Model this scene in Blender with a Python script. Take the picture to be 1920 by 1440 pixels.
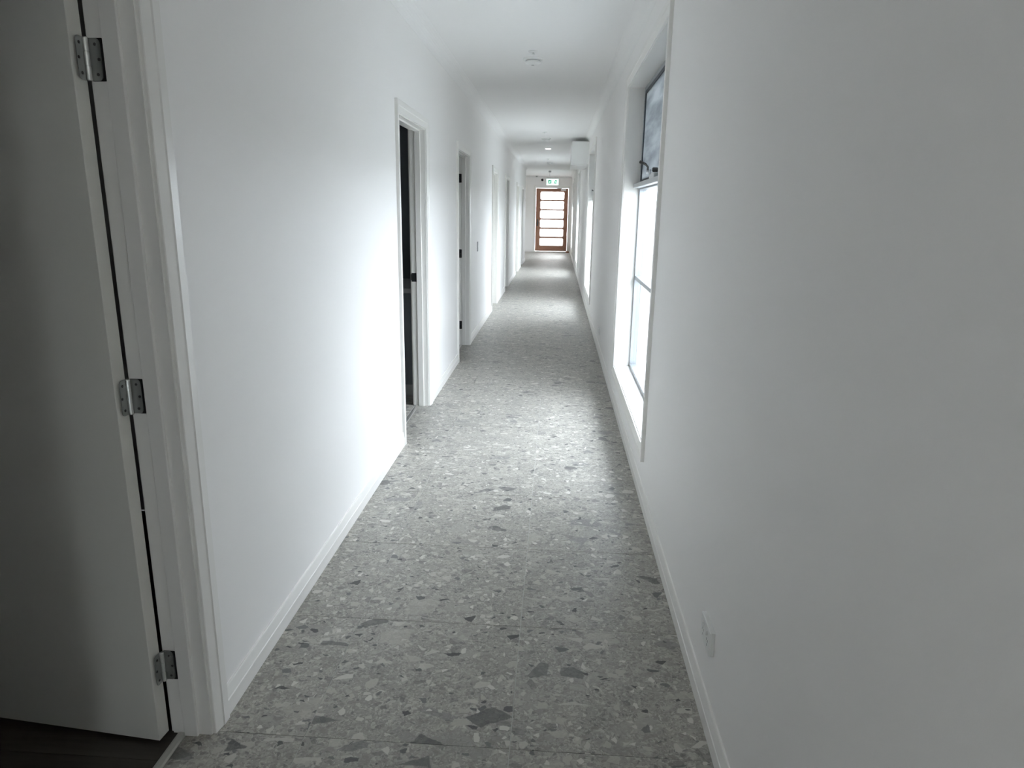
import bpy, bmesh, math, random
from mathutils import Vector, Matrix

random.seed(7)
S = bpy.context.scene
COL = S.collection
for o in list(bpy.data.objects):
    bpy.data.objects.remove(o)

# ------------------------------------------------------------------ camera
cam_d = bpy.data.cameras.new('camera')
cam_d.sensor_fit = 'HORIZONTAL'
cam_d.sensor_width = 36.0
cam_d.lens = 1293.6 / 1920 * 36.0
cam_d.clip_start = 0.02
cam_d.clip_end = 300
cam = bpy.data.objects.new('camera', cam_d)
COL.objects.link(cam)
_r = Vector((0.99782501, 0.06402043, 0.01570487))
_b = Vector((0.05823061, -0.96772853, 0.24517481)).normalized()
_u = _b.cross(_r).normalized()
_r = _u.cross(_b).normalized()
m = Matrix((_r, _u, _b)).transposed().to_4x4()
m.translation = Vector((0, 0, 1.5015))
cam.matrix_world = m
S.camera = cam

# ------------------------------------------------------------------ daylight
world = bpy.data.worlds.new('overcast_sky')
S.world = world
world.use_nodes = True
bg = world.node_tree.nodes['Background']
bg.inputs['Color'].default_value = (0.87, 0.918, 1.0, 1)
bg.inputs['Strength'].default_value = 14.5
S.view_settings.view_transform = 'Standard'
S.view_settings.look = 'None'
S.view_settings.exposure = 0.53
S.view_settings.gamma = 1.0
S.view_settings.use_curve_mapping = False
S.cycles.max_bounces = 14
S.cycles.diffuse_bounces = 11
S.cycles.glossy_bounces = 4
S.cycles.transmission_bounces = 6
S.cycles.transparent_max_bounces = 12
S.cycles.sample_clamp_indirect = 6.0
S.cycles.use_denoising = True
S.cycles.caustics_reflective = False
S.cycles.caustics_refractive = False

# dimensions of the corridor (metres, camera at x=0 y=0, corridor runs along +y)
XL, XR = -0.96, 0.4975
WL = 0.115                    # left wall thickness
ZC = 2.69                     # ceiling
YN, YE = -5.2, 26.0           # near end, far end
YW = 21.25                    # left wall ends here, the far lobby opens to the left
XLOB = -3.6
WIN = [(-4.3, -2.7), (3.56, 5.50), (9.86, 11.80), (16.16, 18.10), (22.46, 24.40)]  # first opening is unseen, added to brighten the corridor near the camera
WZ0, WZ1 = 0.29, 2.385
DOORS = [(0.785, 1.645), (4.285, 5.150), (6.80, 7.665), (10.42, 11.28),
         (13.05, 13.91), (16.55, 17.41), (18.85, 19.71)]
DH = 2.04


def portal(name, loc, rot, sx, sy):
    l = bpy.data.lights.new(name, 'AREA')
    l.shape = 'RECTANGLE'
    l.size, l.size_y = sx, sy
    l.cycles.is_portal = True
    o = bpy.data.objects.new(name, l)
    o.location = loc
    o.rotation_euler = rot
    COL.objects.link(o)


for a, b in WIN:
    portal('daylight_portal', (0.70, (a + b) / 2, (WZ0 + WZ1) / 2), (0, math.radians(90), 0), WZ1 - WZ0, b - a)
portal('daylight_portal', (-0.21, YE + 0.12, 1.18), (math.radians(-90), 0, 0), 0.95, 2.0)

# ------------------------------------------------------------------ materials


def mat(name, color, rough=0.5, metal=0.0, emit=None, estr=0.0, bump=None, spec=0.5):
    m = bpy.data.materials.new(name)
    m.use_nodes = True
    nt = m.node_tree
    p = nt.nodes['Principled BSDF']
    p.inputs['Base Color'].default_value = (*color, 1)
    p.inputs['Roughness'].default_value = rough
    p.inputs['Metallic'].default_value = metal
    p.inputs['Specular IOR Level'].default_value = spec
    if emit:
        p.inputs['Emission Color'].default_value = (*emit, 1)
        p.inputs['Emission Strength'].default_value = estr
    if bump:
        tc = nt.nodes.new('ShaderNodeTexCoord')
        n = nt.nodes.new('ShaderNodeTexNoise')
        n.inputs['Scale'].default_value = bump[0]
        n.inputs['Detail'].default_value = 3
        b = nt.nodes.new('ShaderNodeBump')
        b.inputs['Strength'].default_value = bump[1]
        b.inputs['Distance'].default_value = 0.001
        nt.links.new(tc.outputs['Object'], n.inputs['Vector'])
        nt.links.new(n.outputs['Fac'], b.inputs['Height'])
        nt.links.new(b.outputs['Normal'], p.inputs['Normal'])
    return m


M_WALL = mat('wall_paint', (0.875, 0.866, 0.857), 0.55, bump=(420, 0.12), spec=0.35)
M_CEIL = mat('ceiling_paint', (0.885, 0.882, 0.877), 0.8, bump=(300, 0.08), spec=0.2)
M_TRIM = mat('trim_enamel', (0.82, 0.81, 0.785), 0.32, bump=(90, 0.05), spec=0.5)
M_LEAF = mat('door_enamel', (0.74, 0.735, 0.69), 0.4, bump=(300, 0.1), spec=0.4)
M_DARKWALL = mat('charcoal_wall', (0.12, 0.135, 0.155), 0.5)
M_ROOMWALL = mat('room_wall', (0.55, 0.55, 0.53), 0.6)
M_STEEL = mat('zinc_steel', (0.42, 0.43, 0.42), 0.38, 0.85, bump=(250, 0.15))
M_KNUCKLE = mat('hinge_knuckle', (0.75, 0.76, 0.74), 0.3, 0.8)
M_BLACK = mat('black_metal', (0.02, 0.022, 0.025), 0.4, 0.6)
M_SCREW = mat('screw_head', (0.10, 0.10, 0.10), 0.45, 0.8)
M_RECESS_SHADE = mat('hinge_recess', (0.012, 0.012, 0.012), 0.8)  # near-black paint for the shade in the hinge cut-out
M_ALU = mat('window_aluminium', (0.34, 0.36, 0.38), 0.4, 0.6)
M_ALUW = mat('satin_aluminium', (0.62, 0.64, 0.66), 0.35, 0.7)
M_RUBBER = mat('window_gasket', (0.025, 0.035, 0.05), 0.5)
M_PLASTIC = mat('white_plastic', (0.80, 0.81, 0.80), 0.35)
M_PLASTICG = mat('grey_plastic', (0.42, 0.43, 0.44), 0.45)
M_GROUT = mat('grout', (0.42, 0.42, 0.40), 0.85)
M_CONC = mat('outdoor_paving', (0.66, 0.66, 0.64), 0.9, bump=(30, 0.3))
M_SKY_BLOCKER = mat('pale_fence', (0.50, 0.50, 0.49), 0.7)
M_EAVE = mat('eave_sheet', (0.35, 0.38, 0.42), 0.7)
M_STRIP = mat('anodised_strip', (0.66, 0.65, 0.62), 0.3, 0.75)
M_GLOW = mat('lamp_diffuser', (0.9, 0.9, 0.9), 0.5, emit=(1, 0.97, 0.92), estr=14)
M_WARM = mat('lamp_diffuser_warm', (0.9, 0.9, 0.9), 0.5, emit=(1, 0.80, 0.56), estr=60)
M_NEAR_FILL = mat('lamp_diffuser_near', (0.9, 0.9, 0.9), 0.5, emit=(1, 0.84, 0.62), estr=24)  # warm fill for the near end
M_SIGN = mat('sign_panel', (0.7, 0.9, 0.82), 0.4, emit=(0.72, 1.0, 0.90), estr=1.25)
M_GREEN = mat('sign_green', (0.02, 0.30, 0.17), 0.5, emit=(0.03, 0.42, 0.25), estr=0.35)


def wood(name, c1, c2, scale, axis, rough=0.45):
    m = bpy.data.materials.new(name)
    m.use_nodes = True
    nt = m.node_tree
    N, L = nt.nodes, nt.links
    p = N['Principled BSDF']
    p.inputs['Roughness'].default_value = rough
    tc = N.new('ShaderNodeTexCoord')
    oi = N.new('ShaderNodeObjectInfo')
    ad = N.new('ShaderNodeVectorMath')
    ad.operation = 'MULTIPLY_ADD'
    ad.inputs[1].default_value = (1, 1, 1)
    cmb = N.new('ShaderNodeCombineXYZ')
    ml = N.new('ShaderNodeMath')
    ml.operation = 'MULTIPLY'
    ml.inputs[1].default_value = 37.0
    L.new(oi.outputs['Random'], ml.inputs[0])
    for k in range(3):
        L.new(ml.outputs[0], cmb.inputs[k])
    L.new(tc.outputs['Object'], ad.inputs[0])
    L.new(cmb.outputs[0], ad.inputs[2])
    mp = N.new('ShaderNodeMapping')
    sc = [scale * 14] * 3
    sc[axis] = scale
    mp.inputs['Scale'].default_value = sc
    L.new(ad.outputs[0], mp.inputs['Vector'])
    n = N.new('ShaderNodeTexNoise')
    n.inputs['Scale'].default_value = 1.0
    n.inputs['Detail'].default_value = 6
    n.inputs['Roughness'].default_value = 0.65
    L.new(mp.outputs[0], n.inputs['Vector'])
    cr = N.new('ShaderNodeValToRGB')
    cr.color_ramp.elements[0].position = 0.3
    cr.color_ramp.elements[1].position = 0.7
    cr.color_ramp.elements[0].color = (*c1, 1)
    cr.color_ramp.elements[1].color = (*c2, 1)
    L.new(n.outputs['Fac'], cr.inputs[0])
    L.new(cr.outputs[0], p.inputs['Base Color'])
    return m


M_TIMBER = wood('cedar_timber', (0.22, 0.10, 0.06), (0.42, 0.22, 0.14), 2.5, 2)
M_TIMBERH = wood('cedar_timber_rail', (0.22, 0.10, 0.06), (0.42, 0.22, 0.14), 2.5, 0)
M_PLANK = wood('dark_floorboard', (0.035, 0.030, 0.026), (0.085, 0.072, 0.06), 1.6, 0, 0.5)


def terrazzo():
    """stone-look porcelain: angular pale and dark chips of several sizes in a mid grey ground"""
    m = bpy.data.materials.new('stone_chip_porcelain')
    m.use_nodes = True
    nt = m.node_tree
    N, L = nt.nodes, nt.links
    p = N['Principled BSDF']
    tc = N.new('ShaderNodeTexCoord')
    oi = N.new('ShaderNodeObjectInfo')

    def math_(op, a, b=None, clamp=False):
        n = N.new('ShaderNodeMath')
        n.operation = op
        n.use_clamp = clamp
        for k, v in enumerate((a, b)):
            if v is None:
                continue
            if isinstance(v, (int, float)):
                n.inputs[k].default_value = v
            else:
                L.new(v, n.inputs[k])
        return n.outputs[0]

    off = math_('MULTIPLY', oi.outputs['Random'], 61.0)
    cmb = N.new('ShaderNodeCombineXYZ')
    L.new(off, cmb.inputs[0])
    L.new(math_('MULTIPLY', off, 1.7), cmb.inputs[1])
    base = N.new('ShaderNodeVectorMath')
    base.operation = 'ADD'
    L.new(tc.outputs['Object'], base.inputs[0])
    L.new(cmb.outputs[0], base.inputs[1])
    # ragged distortion
    dn = N.new('ShaderNodeTexNoise')
    dn.inputs['Scale'].default_value = 26
    dn.inputs['Detail'].default_value = 5
    L.new(base.outputs[0], dn.inputs['Vector'])
    ds = N.new('ShaderNodeVectorMath')
    ds.operation = 'MULTIPLY_ADD'
    ds.inputs[1].default_value = (0.028, 0.028, 0.0)
    L.new(dn.outputs['Color'], ds.inputs[0])
    L.new(base.outputs[0], ds.inputs[2])
    vec = ds.outputs[0]

    def ramp(fac, pts, interp='LINEAR'):
        r = N.new('ShaderNodeValToRGB')
        r.color_ramp.interpolation = interp
        el = r.color_ramp.elements
        while len(el) < len(pts):
            el.new(0.5)
        for e, (pos, c) in zip(el, pts):
            e.position = pos
            e.color = (*c, 1) if len(c) == 3 else c
        L.new(fac, r.inputs[0])
        return r.outputs[0]

    def mix(fac, a, b):
        n = N.new('ShaderNodeMix')
        n.data_type = 'RGBA'
        if isinstance(fac, float):
            n.inputs[0].default_value = fac
        else:
            L.new(fac, n.inputs[0])
        L.new(a, n.inputs[6])
        L.new(b, n.inputs[7])
        return n.outputs[2]

    # ground: soft clouds + fine grit
    cl = N.new('ShaderNodeTexNoise')
    cl.inputs['Scale'].default_value = 7
    cl.inputs['Detail'].default_value = 5
    L.new(base.outputs[0], cl.inputs['Vector'])
    col = ramp(cl.outputs['Fac'], [(0.32, (0.209, 0.204, 0.189)), (0.68, (0.368, 0.353, 0.318))])
    gr = N.new('ShaderNodeTexVoronoi')
    gr.inputs['Scale'].default_value = 190
    L.new(vec, gr.inputs['Vector'])
    sep = N.new('ShaderNodeSeparateColor')
    L.new(gr.outputs['Color'], sep.inputs[0])
    grc = ramp(sep.outputs[0], [(0.0, (0.141, 0.137, 0.130)), (0.3, (0.272, 0.258, 0.231)), (0.75, (0.404, 0.387, 0.349)), (1.0, (0.594, 0.566, 0.508))])
    col = mix(0.45, col, grc)

    def chips(scale, edge0, edge1, sel_lo, sel_hi, pts, prev, stretch=(1, 1, 1), strength=1.0, rot=0.0):
        mp = N.new('ShaderNodeMapping')
        mp.inputs['Scale'].default_value = stretch
        mp.inputs['Rotation'].default_value = (0, 0, rot)
        mp.inputs['Location'].default_value = (scale * 0.37, scale * 0.11, 0)
        L.new(vec, mp.inputs['Vector'])
        v = N.new('ShaderNodeTexVoronoi')
        v.voronoi_dimensions = '2D'
        v.inputs['Scale'].default_value = scale
        e = N.new('ShaderNodeTexVoronoi')
        e.voronoi_dimensions = '2D'
        e.feature = 'DISTANCE_TO_EDGE'
        e.inputs['Scale'].default_value = scale
        L.new(mp.outputs[0], v.inputs['Vector'])
        L.new(mp.outputs[0], e.inputs['Vector'])
        s = N.new('ShaderNodeSeparateColor')
        L.new(v.outputs['Color'], s.inputs[0])
        # per-cell inset so the chips differ in size
        ins = math_('ADD', math_('MULTIPLY', s.outputs[1], edge1 - edge0), edge0)
        inside = math_('MULTIPLY', math_('SUBTRACT', e.outputs['Distance'], ins), 30.0, True)
        sel = math_('MULTIPLY', math_('GREATER_THAN', s.outputs[0], sel_lo), math_('LESS_THAN', s.outputs[0], sel_hi))
        f = math_('MULTIPLY', math_('MULTIPLY', inside, sel), strength)
        c = ramp(s.outputs[2], pts, 'CONSTANT')
        # mottling inside the chip
        return mix(f, prev, c)

    grey = [(0.0, (0.142, 0.139, 0.135)), (0.15, (0.226, 0.216, 0.195)), (0.4, (0.301, 0.290, 0.262)), (0.7, (0.385, 0.372, 0.337)), (0.9, (0.484, 0.470, 0.429))]
    col = chips(95, 0.02, 0.30, 0.0, 0.60, grey, col, strength=0.7)
    col = chips(48, 0.03, 0.30, 0.0, 0.40, grey, col, stretch=(1, 1.3, 1), strength=0.6, rot=0.5)
    col = chips(25, 0.04, 0.32, 0.0, 0.34, grey, col, stretch=(1, 1.3, 1), strength=0.6, rot=-0.9)
    soft = [(0.0, (0.167, 0.167, 0.166)), (0.25, (0.242, 0.235, 0.218)), (0.6, (0.334, 0.323, 0.294)), (0.85, (0.418, 0.401, 0.357))]
    col = chips(8.5, 0.03, 0.25, 0.0, 0.16, soft, col, stretch=(1, 1.4, 1), strength=0.55, rot=-0.4)
    pale = [(0.0, (0.418, 0.401, 0.361)), (0.35, (0.484, 0.470, 0.429)), (0.75, (0.568, 0.552, 0.512))]
    col = chips(14, 0.10, 0.36, 0.0, 0.10, pale, col, stretch=(1.0, 1.6, 1), strength=0.8, rot=0.2)
    col = chips(27, 0.08, 0.34, 0.0, 0.09, pale, col, stretch=(1.3, 1.0, 1), strength=0.9, rot=0.8)
    col = chips(50, 0.06, 0.25, 0.0, 0.07, pale, col, strength=0.95, rot=1.1)
    dark = [(0.0, (0.046, 0.047, 0.050)), (0.35, (0.084, 0.086, 0.087)), (0.7, (0.134, 0.135, 0.135))]
    col = chips(9, 0.12, 0.36, 0.0, 0.06, dark, col, stretch=(1.0, 1.6, 1), strength=0.7, rot=0.3)
    col = chips(22, 0.10, 0.34, 0.0, 0.035, dark, col, stretch=(1, 1.5, 1), strength=0.9, rot=-0.2)
    col = chips(42, 0.08, 0.30, 0.0, 0.04, dark, col, stretch=(1, 1.5, 1), strength=0.9, rot=-0.7)
    L.new(col, p.inputs['Base Color'])
    p.inputs['Roughness'].default_value = 0.42
    p.inputs['Specular IOR Level'].default_value = 0.45
    b = N.new('ShaderNodeBump')
    b.inputs['Strength'].default_value = 0.15
    b.inputs['Distance'].default_value = 0.0006
    L.new(sep.outputs[0], b.inputs['Height'])
    L.new(b.outputs['Normal'], p.inputs['Normal'])
    return m


M_TILE = terrazzo()


def glass(name, tint=(1, 1, 1), refl=1.0):
    m = bpy.data.materials.new(name)
    m.use_nodes = True
    nt = m.node_tree
    N, L = nt.nodes, nt.links
    N.remove(N['Principled BSDF'])
    out = N['Material Output']
    tr = N.new('ShaderNodeBsdfTransparent')
    tr.inputs[0].default_value = (*tint, 1)
    gl = N.new('ShaderNodeBsdfGlossy')
    gl.inputs['Roughness'].default_value = 0.02
    fr = N.new('ShaderNodeFresnel')
    fr.inputs['IOR'].default_value = 1.45
    mx = N.new('ShaderNodeMixShader')
    # one reflection per sheet: the rear face of the pane only transmits
    ge = N.new('ShaderNodeNewGeometry')
    inv = N.new('ShaderNodeMath')
    inv.operation = 'SUBTRACT'
    inv.inputs[0].default_value = 1.0
    L.new(ge.outputs['Backfacing'], inv.inputs[1])
    ml = N.new('ShaderNodeMath')
    ml.operation = 'MULTIPLY'
    L.new(fr.outputs[0], ml.inputs[0])
    L.new(inv.outputs[0], ml.inputs[1])
    L.new(ml.outputs[0], mx.inputs[0])
    L.new(tr.outputs[0], mx.inputs[1])
    L.new(gl.outputs[0], mx.inputs[2])
    L.new(mx.outputs[0], out.inputs['Surface'])
    return m


M_GLASS = glass('clear_glass', (0.95, 0.97, 0.97))


M_FROST = bpy.data.materials.new('frosted_glass')
M_FROST.use_nodes = True
_nt = M_FROST.node_tree
_nt.nodes.remove(_nt.nodes['Principled BSDF'])
_tl = _nt.nodes.new('ShaderNodeBsdfTranslucent')
_tl.inputs[0].default_value = (0.22, 0.212, 0.20, 1)
_gl = _nt.nodes.new('ShaderNodeBsdfGlossy')
_gl.inputs['Roughness'].default_value = 0.3
_mx = _nt.nodes.new('ShaderNodeMixShader')
_mx.inputs[0].default_value = 0.06
_nt.links.new(_tl.outputs[0], _mx.inputs[1])
_nt.links.new(_gl.outputs[0], _mx.inputs[2])
_nt.links.new(_mx.outputs[0], _nt.nodes['Material Output'].inputs['Surface'])


def screen_mat():
    m = bpy.data.materials.new('insect_mesh')
    m.use_nodes = True
    nt = m.node_tree
    N, L = nt.nodes, nt.links
    N.remove(N['Principled BSDF'])
    out = N['Material Output']
    tr = N.new('ShaderNodeBsdfTransparent')
    df = N.new('ShaderNodeBsdfDiffuse')
    tl = N.new('ShaderNodeBsdfTranslucent')
    tc = N.new('ShaderNodeTexCoord')
    mp = N.new('ShaderNodeMapping')
    mp.inputs['Rotation'].default_value = (math.radians(38), 0, 0)
    mp.inputs['Scale'].default_value = (1, 1.0, 7.0)
    n = N.new('ShaderNodeTexNoise')
    n.inputs['Scale'].default_value = 1.6
    n.inputs['Detail'].default_value = 3
    cr = N.new('ShaderNodeValToRGB')
    cr.color_ramp.elements[0].position = 0.35
    cr.color_ramp.elements[0].color = (0.26, 0.275, 0.285, 1)
    cr.color_ramp.elements[1].position = 0.68
    cr.color_ramp.elements[1].color = (0.45, 0.465, 0.475, 1)
    L.new(tc.outputs['Object'], mp.inputs['Vector'])
    L.new(mp.outputs[0], n.inputs['Vector'])
    L.new(n.outputs['Fac'], cr.inputs[0])
    L.new(cr.outputs[0], df.inputs[0])
    L.new(cr.outputs[0], tl.inputs[0])
    m1 = N.new('ShaderNodeMixShader')
    m1.inputs[0].default_value = 0.4
    L.new(df.outputs[0], m1.inputs[1])
    L.new(tl.outputs[0], m1.inputs[2])
    m2 = N.new('ShaderNodeMixShader')
    m2.inputs[0].default_value = 0.985
    L.new(tr.outputs[0], m2.inputs[1])
    L.new(m1.outputs[0], m2.inputs[2])
    L.new(m2.outputs[0], out.inputs['Surface'])
    return m


M_SCREEN = screen_mat()

# ------------------------------------------------------------------ helpers


def link(name, me, m, parent=None, smooth=False):
    o = bpy.data.objects.new(name, me)
    COL.objects.link(o)
    if m:
        me.materials.append(m)
    if parent:
        o.parent = parent
    if smooth:
        for p in me.polygons:
            p.use_smooth = True
    return o


def pydata(name, v, f, m, parent=None, smooth=False):
    me = bpy.data.meshes.new(name)
    me.from_pydata(v, [], f)
    bm = bmesh.new()
    bm.from_mesh(me)
    bmesh.ops.recalc_face_normals(bm, faces=bm.faces)
    bm.to_mesh(me)
    bm.free()
    return link(name, me, m, parent, smooth)


def add_box(bm, a, b):
    x0, y0, z0 = a
    x1, y1, z1 = b
    vs = [bm.verts.new(p) for p in ((x0, y0, z0), (x1, y0, z0), (x1, y1, z0), (x0, y1, z0),
                                    (x0, y0, z1), (x1, y0, z1), (x1, y1, z1), (x0, y1, z1))]
    for f in ((0, 3, 2, 1), (4, 5, 6, 7), (0, 1, 5, 4), (1, 2, 6, 5), (2, 3, 7, 6), (3, 0, 4, 7)):
        bm.faces.new([vs[i] for i in f])


def boxes(name, lst, m, parent=None, bevel=0.0, seg=1):
    bm = bmesh.new()
    for a, b in lst:
        a2 = tuple(min(p, q) for p, q in zip(a, b))
        b2 = tuple(max(p, q) for p, q in zip(a, b))
        add_box(bm, a2, b2)
    if bevel:
        bmesh.ops.bevel(bm, geom=list(bm.edges), offset=bevel, segments=seg, affect='EDGES', profile=0.5)
    bmesh.ops.recalc_face_normals(bm, faces=bm.faces)
    me = bpy.data.meshes.new(name)
    bm.to_mesh(me)
    bm.free()
    return link(name, me, m, parent)


def box(name, a, b, m, parent=None, bevel=0.0, seg=1):
    return boxes(name, [(a, b)], m, parent, bevel, seg)


def lathe(name, prof, loc, m, parent=None, n=32, axis='z', flip=1):
    """prof: list of (radius, height); height along axis*flip"""
    v, f = [], []
    for r, h in prof:
        for k in range(n):
            t = 2 * math.pi * k / n
            a, b, c = r * math.cos(t), r * math.sin(t), h * flip
            if axis == 'z':
                p = (a, b, c)
            elif axis == 'x':
                p = (c, a, b)
            else:
                p = (a, c, b)
            v.append(tuple(p[i] + loc[i] for i in range(3)))
    for i in range(len(prof) - 1):
        for k in range(n):
            f.append((i * n + k, i * n + (k + 1) % n, (i + 1) * n + (k + 1) % n, (i + 1) * n + k))
    f.append(tuple(range(n)))
    f.append(tuple((len(prof) - 1) * n + k for k in range(n)))
    return pydata(name, v, f, m, parent, smooth=False)


def thing(name, label, cat, loc=(0, 0, 0), group=None, kind=None):
    o = bpy.data.objects.new(name, None)
    o.empty_display_size = 0.1
    COL.objects.link(o)
    o.location = loc
    return tag(o, label, cat, group, kind)


def tag(o, label=None, cat=None, group=None, kind=None):
    if label:
        o['label'] = label
    if cat:
        o['category'] = cat
    if group:
        o['group'] = group
    if kind:
        o['kind'] = kind
    return o


def struct(o, label, cat):
    return tag(o, label, cat, kind='structure')


ARCH = [(0.0, 0.0), (0.0, 0.008), (0.002, 0.010), (0.034, 0.016), (0.038, 0.019), (0.068, 0.019), (0.070, 0.017), (0.070, 0.0)]


def sweep_piece(name, prof, e0, e1, place, m, parent):
    """prof (u,v); e0(u), e1(u) give the end coordinates along the run; place(s,u,v) -> xyz"""
    n = len(prof)
    v = [place(e0(u), u, w) for u, w in prof] + [place(e1(u), u, w) for u, w in prof]
    f = [(i, (i + 1) % n, n + (i + 1) % n, n + i) for i in range(n)]
    f += [tuple(range(n)), tuple(range(n, 2 * n))]
    return pydata(name, v, f, m, parent)


def architrave(y0, y1, z0, z1, X, d, parent, four=False, m=None, prof=ARCH, rev=0.006):
    """casing round an opening in a plane x = X, proud towards d"""
    m = m or M_TRIM
    a, b, top, bot = y0 - rev, y1 + rev, z1 + rev, (z0 - rev if four else z0)
    lo = (lambda u: bot - u) if four else (lambda u: z0)
    hi = lambda u: top + u
    sweep_piece('architrave', prof, lo, hi, lambda s, u, w: (X + d * w, a - u, s), m, parent)
    sweep_piece('architrave', prof, lo, hi, lambda s, u, w: (X + d * w, b + u, s), m, parent)
    sweep_piece('architrave', prof, lambda u: a - u, lambda u: b + u, lambda s, u, w: (X + d * w, s, top + u), m, parent)
    if four:
        sweep_piece('architrave', prof, lambda u: a - u, lambda u: b + u, lambda s, u, w: (X + d * w, s, bot - u), m, parent)


# ------------------------------------------------------------------ shell
def wall_with_openings(name, x0, x1, ya, yb, z0, z1, ops, m):
    """solid wall along y with rectangular openings (y0,y1,zlo,zhi); jamb liners sit inside the holes"""
    L = []
    y = ya
    for (a, b, zl, zh) in sorted(ops):
        L.append(((x0, y, z0), (x1, a, z1)))
        if zl > z0:
            L.append(((x0, a, z0), (x1, b, zl)))
        L.append(((x0, a, zh), (x1, b, z1)))
        y = b
    L.append(((x0, y, z0), (x1, yb, z1)))
    return boxes(name, L, m)


JT = 0.018   # jamb lining thickness
ops = [(a - JT, b + JT, 0.0, DH + JT) for a, b in DOORS]
struct(wall_with_openings('wall_left', XL - WL, XL, YN, YW, 0, ZC, ops, M_WALL),
       'long white painted wall with the row of doorways on the left', 'wall')
ops = [(a - JT, b + JT, WZ0 - JT, WZ1 + JT) for a, b in WIN]
struct(wall_with_openings('wall_right', XR, XR + 0.21, YN, YE + 0.16, 0, ZC, ops, M_WALL),
       'long white painted wall with the row of tall windows on the right', 'wall')
ED0, ED1, EDT = -0.835, 0.405, 2.31       # far door rough opening
struct(boxes('wall_far', [((XLOB, YE, 0), (ED0, YE + 0.16, ZC)), ((ED1, YE, 0), (XR, YE + 0.16, ZC)),
                          ((ED0, YE, EDT), (ED1, YE + 0.16, ZC))], M_WALL),
       'white end wall around the timber door at the far end of the corridor', 'wall')
struct(box('wall_near', (XL - WL, YN - 0.1, 0), (XR + 0.21, YN, ZC), M_WALL), 'white wall behind the camera', 'wall')
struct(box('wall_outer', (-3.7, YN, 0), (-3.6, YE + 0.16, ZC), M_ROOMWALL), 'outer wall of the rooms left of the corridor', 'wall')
struct(box('wall_lobby', (-3.6, YW - 0.115, 0), (XL - WL, YW, ZC), M_WALL), 'white wall where the far lobby opens to the left', 'wall')
part_y = [-0.9, 3.1, 6.15, 9.5, 12.4, 15.6, 18.05]
for y in part_y:
    dark = abs(y - 6.15) < 0.01
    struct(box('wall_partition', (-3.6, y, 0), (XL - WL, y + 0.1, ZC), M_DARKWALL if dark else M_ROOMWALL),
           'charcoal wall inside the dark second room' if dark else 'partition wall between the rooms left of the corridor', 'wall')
struct(box('ceiling', (-3.7, YN - 0.1, ZC), (XR + 0.21, YE + 0.16, ZC + 0.12), M_CEIL), 'flat white plasterboard ceiling over the corridor', 'ceiling')

# floor: screed slab, joints show the grout, every tile is a piece
floor = struct(box('floor', (XL - WL + 0.035, YN, -0.15), (XR, YE + 0.16, -0.0015), M_GROUT),
               'grey stone-chip tiled floor running down the corridor', 'floor')
TX, TYP, TY0 = -0.69, 0.603, 1.66
tile_cache = {}


def tile(x0, x1, y0, y1, parent, m=None, name='tile'):
    g = 0.0012
    w, l = round(x1 - x0 - 2 * g, 4), round(y1 - y0 - 2 * g, 4)
    k = (w, l, name)
    if k not in tile_cache:
        bm = bmesh.new()
        add_box(bm, (-w / 2, -l / 2, -0.0015), (w / 2, l / 2, 0.0))
        me = bpy.data.meshes.new(name)
        bm.to_mesh(me)
        bm.free()
        me.materials.append(m or M_TILE)
        tile_cache[k] = me
    o = bpy.data.objects.new(name, tile_cache[k])
    COL.objects.link(o)
    o.location = ((x0 + x1) / 2, (y0 + y1) / 2, 0)
    o.parent = parent
    return o


xs = [(XL - WL + 0.04, TX), (TX, TX + 0.6), (TX + 0.6, XR)]
r = -12
while True:
    y0 = TY0 + r * TYP
    y1 = y0 + TYP
    r += 1
    y0 = max(y0, YN)
    if y1 > YE + 0.02:
        y1 = YE + 0.02
    if y1 - y0 > 0.05:
        for a, b in xs:
            tile(a, b, y0, y1, floor)
    if y1 >= YE:
        break
lob = struct(box('floor_lobby', (XLOB, YW - 0.1, -0.15), (XL - WL + 0.035, YE, -0.0015), M_GROUT),
             'tiled floor of the far lobby left of the corridor', 'floor')
x = XL - WL + 0.04
while x > XLOB + 0.05:
    xa = max(x - 0.6, XLOB)
    y = YW
    while y < YE - 0.01:
        tile(xa, x, y, min(y + TYP, YE), lob)
        y += TYP
    x = xa
# floors of the rooms on the left
rooms = [(-0.8, 3.1), (3.2, 6.15), (6.25, 9.5), (9.6, 12.4), (12.5, 15.6), (15.7, 18.05), (18.15, YW - 0.115)]
for i, (a, b) in enumerate(rooms):
    fl = struct(box('floor_room', (-3.6, a, -0.15), (XL - WL + 0.034, b, -0.0015 if i == 1 else -0.004), M_GROUT if i == 1 else M_PLANK),
                ['dark wood-look floor of the nearest room on the left', 'grey tiled floor of the dark second room'][i] if i < 2
                else 'floor of a room behind the left corridor wall', 'floor')
    if i == 0:
        yy = a
        k = 0
        while yy < b - 0.02:
            y2 = min(yy + 0.18, b)
            xx = -3.58 - random.random() * 0.9
            while xx < XL - WL - 0.02:
                x2 = min(xx + 1.2, XL - WL + 0.012)
                if x2 > -3.55:
                    q = box('plank', (max(xx, -3.598) + 0.0008, yy + 0.0008, -0.004), (x2 - 0.0008, y2 - 0.0008, -0.0005), M_PLANK, fl)
                xx += 1.2
            yy += 0.18
    if i == 1:
        xx = XL - WL + 0.005
        while xx > -3.5:
            xa = max(xx - 0.6, -3.6)
            y = a
            while y < b - 0.01:
                tile(xa, xx, y, min(y + 0.6, b), fl)
                y += 0.6
            xx = xa

# skirting boards: square lower part and a splayed top
SK = [(0.0, 0.0), (0.0, 0.014), (0.050, 0.0145), (0.053, 0.0125), (0.086, 0.007), (0.090, 0.005), (0.090, 0.0)]


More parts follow.
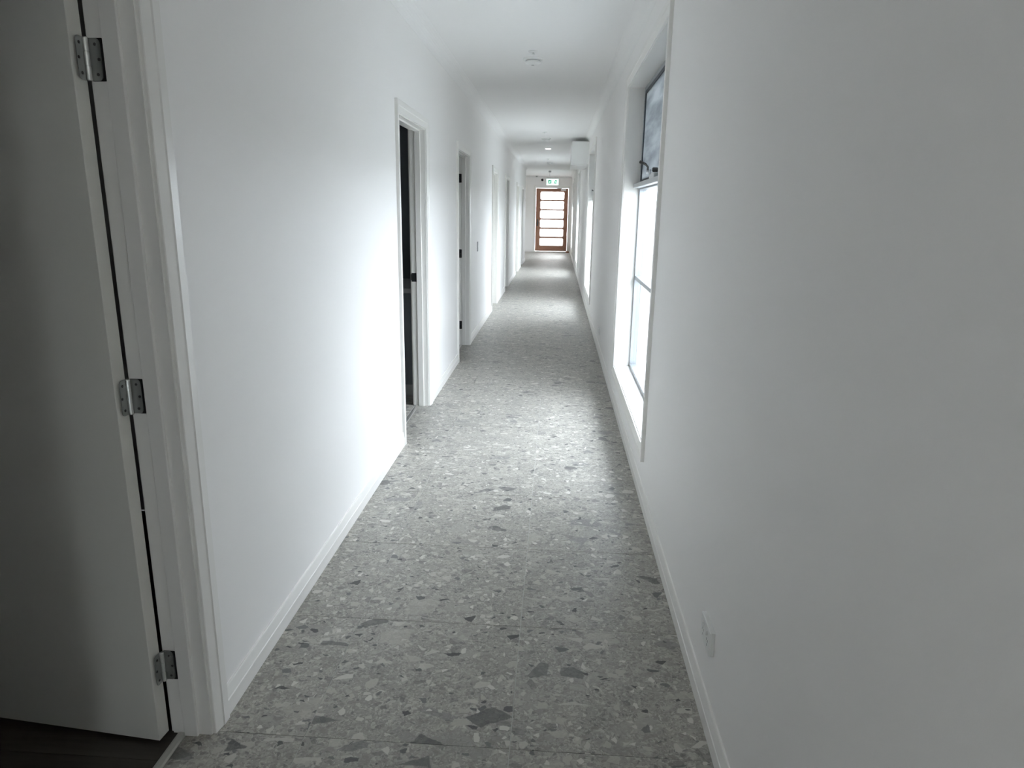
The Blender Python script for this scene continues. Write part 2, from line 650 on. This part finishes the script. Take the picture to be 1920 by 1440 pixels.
def skirt(name, X, d, runs, label):
    root = struct(thing(name, None, None), label, 'skirting board')
    for a, b in runs:
        sweep_piece('board', SK, lambda u: a, lambda u: b, lambda s, u, w: (X + d * w, s, u), M_TRIM, root)
    return root


AW = 0.076
runs, y = [], YN
for a, b in DOORS:
    runs.append((y, a - AW))
    y = b + AW
runs.append((y, YW))
skirt('baseboard_left', XL, 1, runs, 'white splayed skirting board along the left wall')
skirt('baseboard_right', XR, -1, [(YN, YE)], 'white splayed skirting board along the right wall')
bf = struct(thing('baseboard_far', None, None), 'white skirting board along the far end wall', 'skirting board')
for a, b in ((XLOB, ED0 - 0.045), (ED1 + 0.045, XR)):
    sweep_piece('board', SK, lambda u: a, lambda u: b, lambda s, u, w: (s, YE - w, u), M_TRIM, bf)

# cove cornice
cc = []
R = 0.082
for k in range(9):
    t = math.pi / 2 * k / 8
    cc.append((R - R * math.sin(t), R - R * math.cos(t)))
COVE = [(0.0, 0.0), (0.0, R + 0.003), (0.001, R + 0.003)]
COVE += [(0.001 + R - R * math.cos(t), 0.001 + R - R * math.sin(t)) for t in [math.pi / 2 * k / 8 for k in range(9)]]
COVE += [(R + 0.003, 0.0)]
# u = distance from the wall, w = distance below the ceiling
def cornice(name, place, a, b, label):
    o = sweep_piece(name, COVE, lambda u: a, lambda u: b, place, M_CEIL, None)
    struct(o, label, 'cornice')


cornice('trim_1', lambda s, u, w: (XL + u, s, ZC - w), YN, YW, 'white coved cornice along the top of the left wall')
cornice('trim_2', lambda s, u, w: (XR - u, s, ZC - w), YN, YE, 'white coved cornice along the top of the right wall')
cornice('trim_3', lambda s, u, w: (s, YE - u, ZC - w), XLOB, XR, 'white coved cornice along the top of the far end wall')


# ------------------------------------------------------------------ doors on the left
def hinge(y, z, parent, metal, jamb_x0):
    """butt hinge of a door that stands open at a right angle: one plate on the leaf edge, one on the jamb"""
    hx = jamb_x0 - 0.006
    h = 0.092
    root = lathe('hinge', [(0.0052, 0), (0.0058, 0.002), (0.0058, 0.029), (0.0050, 0.0295), (0.0050, 0.031), (0.0058, 0.0315),
                           (0.0058, 0.060), (0.0050, 0.0605), (0.0050, 0.062), (0.0058, 0.0625), (0.0058, 0.090), (0.0045, 0.092)],
                 (hx + 0.004, y - 0.0095, z - h / 2), M_KNUCKLE if metal is M_STEEL else metal, parent, n=14)
    # plate on the jamb face (faces -y), rounded at its outer corners
    pts = [(0.0, 0.0), (0.026, 0.0), (0.031, 0.002), (0.035, 0.007), (0.036, 0.014), (0.036, h - 0.014), (0.035, h - 0.007), (0.031, h - 0.002), (0.026, h), (0.0, h)]
    def plate(nm, pts, place, t, mt):
        n = len(pts)
        v = [place(p, q, 0) for p, q in pts] + [place(p, q, t) for p, q in pts]
        f = [(i, (i + 1) % n, n + (i + 1) % n, n + i) for i in range(n)] + [tuple(range(n)), tuple(range(n, 2 * n))]
        return pydata(nm, v, f, mt, root)
    plate('jamb_recess', [(0.0, 0.0), (0.030, 0.0), (0.036, 0.002), (0.040, 0.006), (0.0425, 0.013), (0.0425, h - 0.013), (0.040, h - 0.006), (0.036, h - 0.002), (0.030, h), (0.0, h)], lambda p, q, t: (hx + 0.006 + p, y - 0.0004 - t, z - h / 2 + q), 0.0006, M_RECESS_SHADE)  # flat dark plate, its colour stands in for the mortise shadow
    p2 = [(p * 0.80, q * 0.98 + 0.001) for p, q in pts]
    plate('jamb_plate', p2, lambda p, q, t: (hx + 0.004 + p, y - 0.0015 - t, z - h / 2 + q), 0.0022, metal)
    plate('leaf_plate', [(p * 0.80, q) for p, q in pts], lambda p, q, t: (hx - 0.0022 + t * 1.0, y - 0.009 - p, z - h / 2 + q), 0.0022, metal)
    for q in (0.014, 0.046, 0.078):
        off = 0.014 if q != 0.046 else 0.020
        lathe('screw', [(0.0036, 0), (0.0036, 0.001), (0.0022, 0.0016)], (hx + 0.004 + off + 0.004, y - 0.0036, z - h / 2 + q), M_SCREW, root, n=10, axis='y', flip=-1)
        lathe('screw', [(0.0036, 0), (0.0036, 0.001), (0.0022, 0.0016)], (hx + 0.0, y - 0.009 - off - 0.004, z - h / 2 + q), M_SCREW, root, n=10, axis='x', flip=1)
    return root


door_labels = [
    'nearest white door on the left, standing open, with three steel hinges',
    'second doorway from the camera on the left, open on a dark room',
    'third doorway from the camera on the left, leaf open on black hinges',
    'fourth doorway on the left, just beyond the wall switch',
    'fifth doorway on the left, between the fourth and sixth',
    'sixth doorway on the left, second from the far lobby',
    'seventh doorway on the left, last before the far lobby',
]
modes = ['open_far', 'open_near', 'open_far', 'closed', 'open_far', 'closed', 'open_far']
XB = XL - WL          # room side of the wall
for i, ((a, b), mode) in enumerate(zip(DOORS, modes)):
    d = struct(thing('door_%d' % (i + 1), None, None, (0, 0, 0)), door_labels[i], 'door')
    e = 0.0
    # linings
    box('jamb', (XB, b, 0), (XL, b + JT, DH + JT), M_TRIM, d)
    box('jamb', (XB, a - JT, 0), (XL, a, DH + JT), M_TRIM, d)
    box('head_jamb', (XB, a, DH), (XL, b, DH + JT), M_TRIM, d)
    # stops
    s0, s1 = XB + 0.038, XB + 0.078
    box('stop', (s0, b - 0.011, 0), (s1, b, DH - 0.011), M_TRIM, d, bevel=0.0012)
    box('stop', (s0, a, 0), (s1, a + 0.011, DH - 0.011), M_TRIM, d, bevel=0.0012)
    box('stop', (s0, a, DH - 0.011), (s1, b, DH), M_TRIM, d, bevel=0.0012)
    architrave(a, b, 0, DH, XL, 1, d)
    architrave(a, b, 0, DH, XB, -1, d)
    # threshold strip where the tiles stop
    strip = [(-0.002, 0.0), (-0.002, 0.002), (0.004, 0.0035), (0.018, 0.0035), (0.024, 0.0015), (0.024, 0.0)]
    sweep_piece('threshold_strip', strip, lambda u: a, lambda u: b, lambda s, u, w: (XB + 0.016 + u, s, w), M_STRIP, d)
    lt = 0.042
    W = b - a - 0.006
    metal = M_STEEL if i == 0 else M_BLACK
    if mode == 'closed':
        lf = box('door_leaf', (XB + 0.001, a + 0.003, 0.008), (XB + 0.036, b - 0.003, DH - 0.003), M_LEAF, d, bevel=0.001)
        lathe('door_handle', [(0.026, 0), (0.026, 0.006), (0.010, 0.008), (0.010, 0.045), (0.022, 0.050), (0.022, 0.062), (0.012, 0.066)], (XB + 0.036, a + 0.065, 1.0), M_STEEL, lf, n=20, axis='x')
    elif mode == 'open_far':
        # hinged on the far jamb, swung into the room
        lf = box('door_leaf', (-W, -lt, 0.011), (0.0, 0.0, DH - 0.003), M_LEAF, d, bevel=0.001)
        ang = math.radians(-5.5) if i == 0 else math.radians(-3)
        lf.location = (XB - 0.0105, b - 0.0052, 0)
        lf.rotation_euler = (0, 0, ang)
        lathe('door_handle', [(0.026, 0), (0.026, 0.006), (0.010, 0.008), (0.010, 0.045), (0.022, 0.050), (0.022, 0.062), (0.012, 0.066)], (-W + 0.065, -lt, 1.0), M_STEEL, lf, n=20, axis='y', flip=-1)
        for z in (0.229, 1.022, 1.818):
            hinge(b, z, d, metal, XB)
    else:
        lf = box('door_leaf', (-W, 0.0, 0.011), (0.0, lt, DH - 0.003), M_LEAF, d, bevel=0.001)
        lf.location = (XB - 0.0105, a + 0.0085, 0)
        lf.rotation_euler = (0, 0, math.radians(12))
        # strike plate wraps the rebate of the far jamb
        sp = boxes('strike_plate', [((XB - 0.001, b - 0.0016, 0.965), (XB + 0.0375, b + 0.0005, 1.03)),
                                    ((XB - 0.006, b - 0.0016, 0.975), (XB, b + 0.010, 1.02))], M_BLACK, d, bevel=0.0006)

# bench seen through the second doorway
bench = thing('bench_cabinet', 'dark low cabinet with a pale benchtop inside the dark second room', 'cabinet', (-1.9, 5.75, 0))
bx0, bx1 = -1.65, 0.80
BY = -0.36
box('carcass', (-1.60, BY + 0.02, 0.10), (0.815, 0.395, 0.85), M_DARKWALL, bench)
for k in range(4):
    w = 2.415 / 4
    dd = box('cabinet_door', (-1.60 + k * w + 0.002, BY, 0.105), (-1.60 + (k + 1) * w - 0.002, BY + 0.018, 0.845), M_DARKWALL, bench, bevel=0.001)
box('benchtop', (-1.62, BY - 0.015, 0.85), (0.818, 0.398, 0.888), M_PLASTICG, bench, bevel=0.002)
box('kickboard', (-1.60, BY + 0.03, 0.0), (0.815, BY + 0.046, 0.10), M_PLASTICG, bench)

# ------------------------------------------------------------------ windows on the right
wl = ['tall window on the right behind the camera',
      'nearest tall window on the right, dark screened sash over two bright panes',
      'second tall window from the camera on the right, just before the boxy wall unit',
      'third tall window from the camera on the right, beyond the boxy wall unit',
      'last tall window on the right, beside the timber end door']
XF = 0.615        # inner face of the aluminium frame
for i, (a, b) in enumerate(WIN):
    w = struct(thing('window_%d' % (i + 1), None, None), wl[i], 'window')
    z0, z1 = WZ0, WZ1
    # timber reveal lining
    box('reveal', (XR, b, z0 - JT), (XF + 0.06, b + JT, z1 + JT), M_TRIM, w)
    box('reveal', (XR, a - JT, z0 - JT), (XF + 0.06, a, z1 + JT), M_TRIM, w)
    box('reveal', (XR, a, z1), (XF + 0.06, b, z1 + JT), M_TRIM, w)
    box('sill', (XR, a, z0 - JT), (XF + 0.06, b, z0), M_TRIM, w)
    architrave(a, b, z0, z1, XR, -1, w, four=True)
    # outer frame
    fw = 0.028
    fr = boxes('window_frame', [((XF, a, z0), (XF + 0.055, a + fw, z1)), ((XF, b - fw, z0), (XF + 0.055, b, z1)),
                                ((XF, a + fw, z0), (XF + 0.055, b - fw, z0 + fw)), ((XF, a + fw, z1 - fw), (XF + 0.055, b - fw, z1))], M_ALU, w, bevel=0.0015)
    tz = 1.66
    tr = boxes('transom', [((XF - 0.004, a + fw, tz), (XF + 0.055, b - fw, tz + 0.05))], M_ALU, w, bevel=0.002)
    # winder channel standing proud into the reveal
    bar = box('sash_rail', (XF - 0.045, a + 0.002, tz + 0.012), (XF, b - 0.002, tz + 0.045), M_ALUW, w, bevel=0.004, seg=2)
    mz = 0.985
    box('glazing_bar', (XF + 0.004, a + fw, mz), (XF + 0.05, b - fw, mz + 0.03), M_ALU, w, bevel=0.0015)
    for (p, q) in ((z0 + fw, mz), (mz + 0.03, tz)):
        box('pane', (XF + 0.024, a + fw, p), (XF + 0.030, b - fw, q), M_GLASS, w)
    # awning sash with insect screen inside
    sa, sb, s0, s1 = a + fw, b - fw, tz + 0.05, z1 - fw
    sw = 0.022
    sc = boxes('screen_frame', [((XF + 0.001, sa, s0), (XF + 0.016, sa + sw, s1)), ((XF + 0.001, sb - sw, s0), (XF + 0.016, sb, s1)),
                                ((XF + 0.001, sa + sw, s0), (XF + 0.016, sb - sw, s0 + sw)), ((XF + 0.001, sa + sw, s1 - sw), (XF + 0.016, sb - sw, s1))], M_RUBBER, w, bevel=0.001)
    box('insect_screen', (XF + 0.008, sa + sw, s0 + sw), (XF + 0.009, sb - sw, s1 - sw), M_SCREEN, sc)
    sf = boxes('sash_frame', [((XF + 0.024, sa, s0), (XF + 0.052, sa + 0.03, s1)), ((XF + 0.024, sb - 0.03, s0), (XF + 0.052, sb, s1)),
                              ((XF + 0.024, sa + 0.03, s0), (XF + 0.052, sb - 0.03, s0 + 0.03)), ((XF + 0.024, sa + 0.03, s1 - 0.03), (XF + 0.052, sb - 0.03, s1))], M_ALU, w, bevel=0.001)
    box('pane', (XF + 0.036, sa + 0.03, s0 + 0.03), (XF + 0.041, sb - 0.03, s1 - 0.03), M_GLASS, sf)
    # chain winder: body, spindle and cranked handle
    cy = (a + b) / 2 + 0.02
    wd = box('chain_winder', (XF - 0.038, cy - 0.11, tz + 0.045), (XF - 0.002, cy + 0.11, tz + 0.078), M_ALUW, w, bevel=0.006, seg=2)
    if i < 3:
        lathe('winder_boss', [(0.017, 0), (0.017, 0.010), (0.011, 0.014), (0.011, 0.030)], (XF - 0.038, cy + 0.03, tz + 0.085), M_ALUW, wd, n=16, axis='x', flip=-1)
        hd = bmesh.new()
        P = [Vector((XF - 0.060, cy + 0.03, tz + 0.085)), Vector((XF - 0.058, cy + 0.03, tz + 0.112)), Vector((XF - 0.072, cy + 0.035, tz + 0.130)), Vector((XF - 0.105, cy + 0.06, tz + 0.146))]
        rings = []
        for k, p_ in enumerate(P):
            t = (P[min(k + 1, 3)] - P[max(k - 1, 0)]).normalized()
            s_ = t.cross(Vector((1, 0, 0))).normalized()
            u_ = t.cross(s_)
            rad = (0.009, 0.008, 0.0085, 0.010)[k]
            rings.append([hd.verts.new(p_ + rad * (math.cos(q) * s_ + 0.8 * math.sin(q) * u_)) for q in [2 * math.pi * j / 10 for j in range(10)]])
        for k in range(3):
            for j in range(10):
                hd.faces.new((rings[k][j], rings[k][(j + 1) % 10], rings[k + 1][(j + 1) % 10], rings[k + 1][j]))
        hd.faces.new(rings[0])
        hd.faces.new(rings[3])
        bmesh.ops.recalc_face_normals(hd, faces=hd.faces)
        me = bpy.data.meshes.new('winder_handle')
        hd.to_mesh(me)
        hd.free()
        link('winder_handle', me, M_SCREW, wd, smooth=True)
        box('sash_catch', (XF - 0.045, cy - 0.10, tz + 0.078), (XF - 0.012, cy - 0.07, tz + 0.105), M_SCREW, wd, bevel=0.004)

# ------------------------------------------------------------------ timber end door
ed = struct(thing('door_8', None, None, (0, YE, 0)), 'timber end door with six frosted lights under the exit sign', 'door')
fx0, fx1, fz1 = -0.80, 0.375, 2.272
boxes('door_frame', [((ED0, -0.005, 0.0), (fx0, 0.14, EDT)), ((fx1, -0.005, 0.0), (ED1, 0.14, EDT)),
                     ((fx0, -0.005, fz1), (fx1, 0.14, EDT))], M_TRIM, ed, bevel=0.001)
boxes('casing', [((ED0 - 0.04, -0.014, 0.0), (ED0 + 0.008, 0.0, EDT + 0.04)), ((ED1 - 0.008, -0.014, 0.0), (ED1 + 0.04, 0.0, EDT + 0.04)),
                 ((ED0 + 0.008, -0.014, EDT - 0.008), (ED1 - 0.008, 0.0, EDT + 0.04))], M_TRIM, ed, bevel=0.002)
box('door_sill', (fx0, -0.03, 0.0), (fx1, 0.14, 0.022), M_STRIP, ed, bevel=0.002)
lx0, lx1, lz0, lz1 = -0.635, 0.225, 0.225, 2.145
gx0, gx1 = fx0 + 0.004, fx1 - 0.004
dz0, dz1 = 0.03, fz1 - 0.004
dy0, dy1 = 0.03, 0.072
cell = (lz1 - lz0 + 0.052) / 6
cells = [(lz0 - 0.026 + k * cell, lz0 - 0.026 + (k + 1) * cell) for k in range(6)]


def rrect(x0, x1, z0, z1, r, n=5):
    P = []
    for cx, cz, t0 in ((x1 - r, z1 - r, 0), (x0 + r, z1 - r, 90), (x0 + r, z0 + r, 180), (x1 - r, z0 + r, 270)):
        for k in range(n + 1):
            t = math.radians(t0 + 90 * k / n)
            P.append((cx + r * math.cos(t), cz + r * math.sin(t)))
    return P


leafp = thing('door_leaf', None, None)
leafp.parent = ed
for k, (c0, c1) in enumerate(cells):
    o0 = dz0 if k == 0 else c0
    o1 = dz1 if k == 5 else c1
    hole = rrect(lx0, lx1, c0 + 0.026, c1 - 0.026, 0.035)
    n = len(hole)
    corners = [(gx1 - 0.135, o1), (gx0 + 0.145, o1), (gx0 + 0.145, o0), (gx1 - 0.135, o0)]
    outer = []
    for j, (px, pz) in enumerate(hole):
        outer.append(corners[j // 6])
    bm = bmesh.new()
    F = [bm.verts.new((p, dy0, q)) for p, q in hole]
    B = [bm.verts.new((p, dy1, q)) for p, q in hole]
    OF = [bm.verts.new((p, dy0, q)) for p, q in corners]
    OB = [bm.verts.new((p, dy1, q)) for p, q in corners]
    for j in range(n):
        jn = (j + 1) % n
        bm.faces.new((F[j], F[jn], B[jn], B[j]))
        c, cn = j // 6, jn // 6
        if c == cn:
            bm.faces.new((F[j], F[jn], OF[c]))
            bm.faces.new((B[j], B[jn], OB[c]))
        else:
            bm.faces.new((F[j], F[jn], OF[cn], OF[c]))
            bm.faces.new((B[j], B[jn], OB[cn], OB[c]))
    for c in range(4):
        bm.faces.new((OF[c], OF[(c + 1) % 4], OB[(c + 1) % 4], OB[c]))
    bmesh.ops.recalc_face_normals(bm, faces=bm.faces)
    me = bpy.data.meshes.new('rail')
    bm.to_mesh(me)
    bm.free()
    link('rail', me, M_TIMBERH, leafp)
    pydata('pane', [(lx0 + 0.001, 0.05, c0 + 0.027), (lx1 - 0.001, 0.05, c0 + 0.027), (lx1 - 0.001, 0.05, c1 - 0.027), (lx0 + 0.001, 0.05, c1 - 0.027)], [(0, 1, 2, 3)], M_FROST, leafp)
box('stile', (gx0, dy0 - 0.002, dz0), (gx0 + 0.145, dy1 + 0.002, dz1), M_TIMBER, leafp, bevel=0.001)
box('stile', (gx1 - 0.135, dy0 - 0.002, dz0), (gx1, dy1 + 0.002, dz1), M_TIMBER, leafp, bevel=0.001)
# lock and lever
lk = box('lock_plate', (gx0 + 0.045, dy0 - 0.010, 0.93), (gx0 + 0.100, dy0, 1.17), M_SCREW, leafp, bevel=0.004)
lv = box('lever_handle', (gx0 + 0.062, dy0 - 0.055, 1.035), (gx0 + 0.18, dy0 - 0.035, 1.055), M_SCREW, leafp, bevel=0.006, seg=2)
boxes('lever_spindle', [((gx0 + 0.064, dy0 - 0.045, 1.036), (gx0 + 0.082, dy0 - 0.009, 1.054))], M_SCREW, leafp)
# closer
cl = box('door_closer', (0.095, -0.045, 2.19), (0.285, dy0 - 0.003, 2.245), M_PLASTIC, ed, bevel=0.006, seg=2)
boxes('closer_arm', [((0.12, -0.03, 2.245), (0.14, -0.01, 2.275)), ((-0.05, -0.028, 2.262), (0.14, -0.012, 2.272))], M_ALUW, cl, bevel=0.002)

ds = box('door_stop', (0.335, YE - 0.34, 0.0), (0.455, YE - 0.16, 0.05), M_TIMBER, None, bevel=0.008, seg=2)
tag(ds, 'small brown wooden wedge on the floor at the right foot of the end door', 'door wedge')

# ------------------------------------------------------------------ ceiling fittings
G1 = 'smoke detectors along the corridor ceiling'
sdl = ['nearest round white smoke detector on the corridor ceiling',
       'second white smoke detector, just before the lit downlight',
       'third white smoke detector, beyond the lit downlight']
for (x, y), lab in zip([(-0.237, 6.06), (-0.236, 12.45), (-0.24, 18.7)], sdl):
    t = thing('smoke_detector', lab, 'smoke detector', (x, y, ZC), G1)
    lathe('base', [(0.078, 0), (0.080, 0.004), (0.080, 0.013), (0.076, 0.016)], (0, 0, 0), M_PLASTIC, t, n=36, flip=-1)
    h = lathe('housing', [(0.060, 0.016), (0.060, 0.024), (0.064, 0.026), (0.063, 0.034), (0.052, 0.044), (0.034, 0.050)], (0, 0, 0), M_PLASTIC, t, n=36, flip=-1)
    lathe('vent_ring', [(0.0605, 0.018), (0.0605, 0.023)], (0, 0, 0), M_PLASTICG, h, n=36, flip=-1)
    lathe('test_button', [(0.012, 0.050), (0.011, 0.053)], (0, 0, 0), M_PLASTICG, h, n=16, flip=-1)
G2 = 'sprinkler heads along the corridor ceiling'
spl = ['small white sprinkler rose nearest the camera, in front of the first smoke detector',
       'small white sprinkler rose in front of the second smoke detector',
       'small white sprinkler rose in front of the third smoke detector']
for (x, y), lab in zip([(-0.226, 5.80), (-0.24, 11.45), (-0.255, 17.35)], spl):
    t = thing('sprinkler', lab, 'sprinkler', (x, y, ZC), G2)
    lathe('escutcheon', [(0.040, 0), (0.040, 0.003), (0.030, 0.010), (0.014, 0.012)], (0, 0, 0), M_PLASTIC, t, n=28, flip=-1)
    lathe('nozzle', [(0.009, 0.012), (0.008, 0.018), (0.006, 0.022)], (0, 0, 0), M_PLASTIC, t, n=14, flip=-1)
    lathe('deflector', [(0.014, 0.022), (0.015, 0.024)], (0, 0, 0), M_PLASTIC, t, n=16, flip=-1)

dl = thing('downlight', 'lit round downlight in the ceiling before the boxy wall unit', 'downlight', (-0.225, 14.5, ZC))
lathe('trim_ring', [(0.062, 0.0), (0.062, 0.004), (0.052, 0.006), (0.050, 0.004)], (0, 0, 0), M_PLASTIC, dl, n=32, flip=-1)
lathe('diffuser', [(0.050, 0.0045), (0.048, 0.009)], (0, 0, 0), M_GLOW, dl, n=32, flip=-1)
for (x, y, lb, mt) in ((-2.1, 22.6, 'warm round downlight in the far lobby ceiling, nearer one', M_WARM),
                   (-2.1, 24.7, 'warm round downlight in the far lobby ceiling by the end wall', M_WARM),
                   (-0.225, -1.1, 'lit round downlight in the corridor ceiling behind the camera', M_NEAR_FILL)):  # added out of view as warm fill light
    d2 = thing('downlight', lb, 'downlight', (x, y, ZC))
    lathe('trim_ring', [(0.075, 0.0), (0.075, 0.004), (0.062, 0.006), (0.060, 0.004)], (0, 0, 0), M_PLASTIC, d2, n=32, flip=-1)
    lathe('diffuser', [(0.060, 0.0045), (0.058, 0.009)], (0, 0, 0), mt, d2, n=32, flip=-1)

cs = thing('ceiling_sensor', 'small grey ceiling sensor left of the exit sign near the end wall', 'sensor', (-0.78, 25.7, ZC))
lathe('base', [(0.055, 0), (0.055, 0.012), (0.045, 0.018)], (0, 0, 0), M_PLASTIC, cs, n=28, flip=-1)
lathe('lens', [(0.040, 0.018), (0.036, 0.038), (0.020, 0.052)], (0, 0, 0), M_PLASTICG, cs, n=24, flip=-1)
cmr = thing('wall_camera', 'small black dome on the end wall, left of the exit sign', 'camera', (-0.585, YE, 2.555))
lathe('base', [(0.045, 0.0), (0.045, 0.012), (0.038, 0.016)], (0, 0, 0), M_BLACK, cmr, n=24, axis='y', flip=-1)
lathe('dome', [(0.036, 0.016), (0.034, 0.030), (0.024, 0.046), (0.008, 0.053)], (0, 0, 0), M_BLACK, cmr, n=24, axis='y', flip=-1)

# exit sign hanging from the ceiling
SY = 22.5
ex = thing('exit_sign', 'glowing green and white exit sign hanging above the timber end door', 'sign', (-0.187, SY, 0))
sz0, sz1 = 2.265, 2.452
sx = 0.185
box('casing', (-sx, -0.012, sz1), (sx, 0.014, sz1 + 0.028), M_PLASTICG, ex, bevel=0.004)
sp_ = box('sign_panel', (-sx, -0.008, sz0), (sx, 0.008, sz1), M_SIGN, ex, bevel=0.002)
box('ceiling_mount', (-0.13, -0.03, ZC - 0.05), (-0.05, 0.03, ZC), M_PLASTICG, ex, bevel=0.006)
lathe('drop_rod', [(0.006, 0.0), (0.006, ZC - 0.05 - sz1 - 0.028)], (-0.09, 0, sz1 + 0.028), M_PLASTIC, ex, n=10)
box('green_field', (-0.135, -0.0105, sz0 + 0.04), (-0.035, -0.008, sz1 - 0.035), M_GREEN, sp_, bevel=0.0005)
# second field with a slanted edge like an open door leaf
zz0, zz1 = sz0 + 0.04, sz1 - 0.035
pts = [(0.050, zz0), (0.128, zz0), (0.128, zz1), (0.092, zz1), (0.058, zz1 - 0.035)]
v = [(p, -0.0105, q) for p, q in pts] + [(p, -0.008, q) for p, q in pts]
pydata('green_field', v, [tuple(range(5)), tuple(range(5, 10))] + [(k, (k + 1) % 5, 5 + (k + 1) % 5, 5 + k) for k in range(5)], M_GREEN, sp_)
# running figures in white on the fields


def stick(cx, s):
    L = []
    bm = bmesh.new()
    def limb(x0, z0, x1, z1, w):
        dx, dz = x1 - x0, z1 - z0
        l = math.hypot(dx, dz)
        nx, nz = -dz / l * w / 2, dx / l * w / 2
        P = [(x0 + nx, z0 + nz), (x0 - nx, z0 - nz), (x1 - nx, z1 - nz), (x1 + nx, z1 + nz)]
        f_ = [bm.verts.new((cx + s * p, -0.0122, 2.358 + q)) for p, q in P]
        b_ = [bm.verts.new((cx + s * p, -0.0106, 2.358 + q)) for p, q in P]
        bm.faces.new(f_)
        bm.faces.new(b_)
        for k in range(4):
            bm.faces.new((f_[k], f_[(k + 1) % 4], b_[(k + 1) % 4], b_[k]))
    limb(0.004, 0.018, -0.004, -0.008, 0.010)
    limb(0.008, 0.026, 0.012, 0.034, 0.010)
    limb(0.004, 0.016, 0.020, 0.006, 0.005)
    limb(0.002, 0.016, -0.016, 0.012, 0.005)
    limb(-0.004, -0.006, 0.012, -0.018, 0.006)
    limb(0.012, -0.018, 0.006, -0.034, 0.006)
    limb(-0.004, -0.006, -0.012, -0.022, 0.006)
    limb(-0.012, -0.022, -0.026, -0.024, 0.006)
    bmesh.ops.recalc_face_normals(bm, faces=bm.faces)
    me = bpy.data.meshes.new('running_figure')
    bm.to_mesh(me)
    bm.free()
    return link('running_figure', me, M_SIGN, sp_)


stick(-0.085, 1)
stick(0.093, -1)

# boxy unit high on the right wall
wu = thing('wall_unit', 'white boxy unit fixed high on the right wall just below the ceiling', 'wall unit', (XR, 12.22, 2.235))
box('housing', (-0.292, 0, 0.022), (0, 1.15, 0.392), M_PLASTIC, wu, bevel=0.006, seg=2)
box('front_cover', (-0.300, 0.004, 0.0), (-0.030, 1.146, 0.022), M_PLASTIC, wu, bevel=0.004)

# ------------------------------------------------------------------ outlets and switch
def outlet(name, label, y0, y1, z0, z1, grp):
    t = thing(name, label, 'power point', (XR, (y0 + y1) / 2, (z0 + z1) / 2), grp)
    w, h = (y1 - y0) / 2, (z1 - z0) / 2
    box('mounting_block', (-0.010, -w + 0.001, -h + 0.001), (0, w - 0.001, h - 0.001), M_PLASTIC, t)
    pl = box('faceplate', (-0.015, -w, -h), (-0.010, w, h), M_PLASTIC, t, bevel=0.0015)
    for s in (-1, 1):
        rk = box('rocker_switch', (-0.0215, s * 0.024 - 0.006, h - 0.026), (-0.0145, s * 0.024 + 0.006, h - 0.012), M_PLASTIC, t, bevel=0.0012)
        for (dy, dz, ry) in ((-0.007, -0.004, 0), (0.007, -0.004, 0), (0, -0.019, 0)):
            box('pin_slot', (-0.0153, s * 0.028 + dy - 0.001, dz - 0.004), (-0.0149, s * 0.028 + dy + 0.001, dz + 0.004), M_SCREW, pl)
    return t


outlet('power_point', 'white double power point low on the right wall, nearest the camera', 1.805, 1.925, 0.235, 0.312, 'power points on the right wall')
outlet('power_point', 'small white power point low on the right wall beyond the nearest window', 7.44, 7.56, 0.19, 0.265, 'power points on the right wall')

sw = thing('wall_switch', 'grey-white switch plate on the left wall between third and fourth doorways', 'switch', (XL, 8.49, 1.06))
box('faceplate', (0, -0.036, -0.058), (0.009, 0.036, 0.058), M_PLASTICG, sw, bevel=0.002)
box('rocker', (0.009, -0.010, -0.016), (0.013, 0.010, 0.016), M_PLASTIC, sw, bevel=0.0015)

# ------------------------------------------------------------------ outdoors
struct(box('ground', (0.70, -12, -0.35), (26, 44, -0.20), M_CONC), 'pale paving outside the windows', 'ground')
struct(box('ground', (-12, YE + 0.16, -0.20), (0.70, 44, -0.05), M_CONC), 'pale paving outside the end door', 'ground')
struct(box('fence', (2.3, YN - 4, -0.20), (2.36, YE + 4, 1.55), M_SKY_BLOCKER), 'pale boundary fence outside the windows', 'fence')  # added barrier, keeps horizon light off the left wall
struct(box('eave', (0.71, YN - 0.1, 2.62), (1.4, YE + 0.7, 2.72), M_EAVE), 'grey eave soffit outside above the windows', 'eave')  # depth chosen to keep steep sky light off the floor
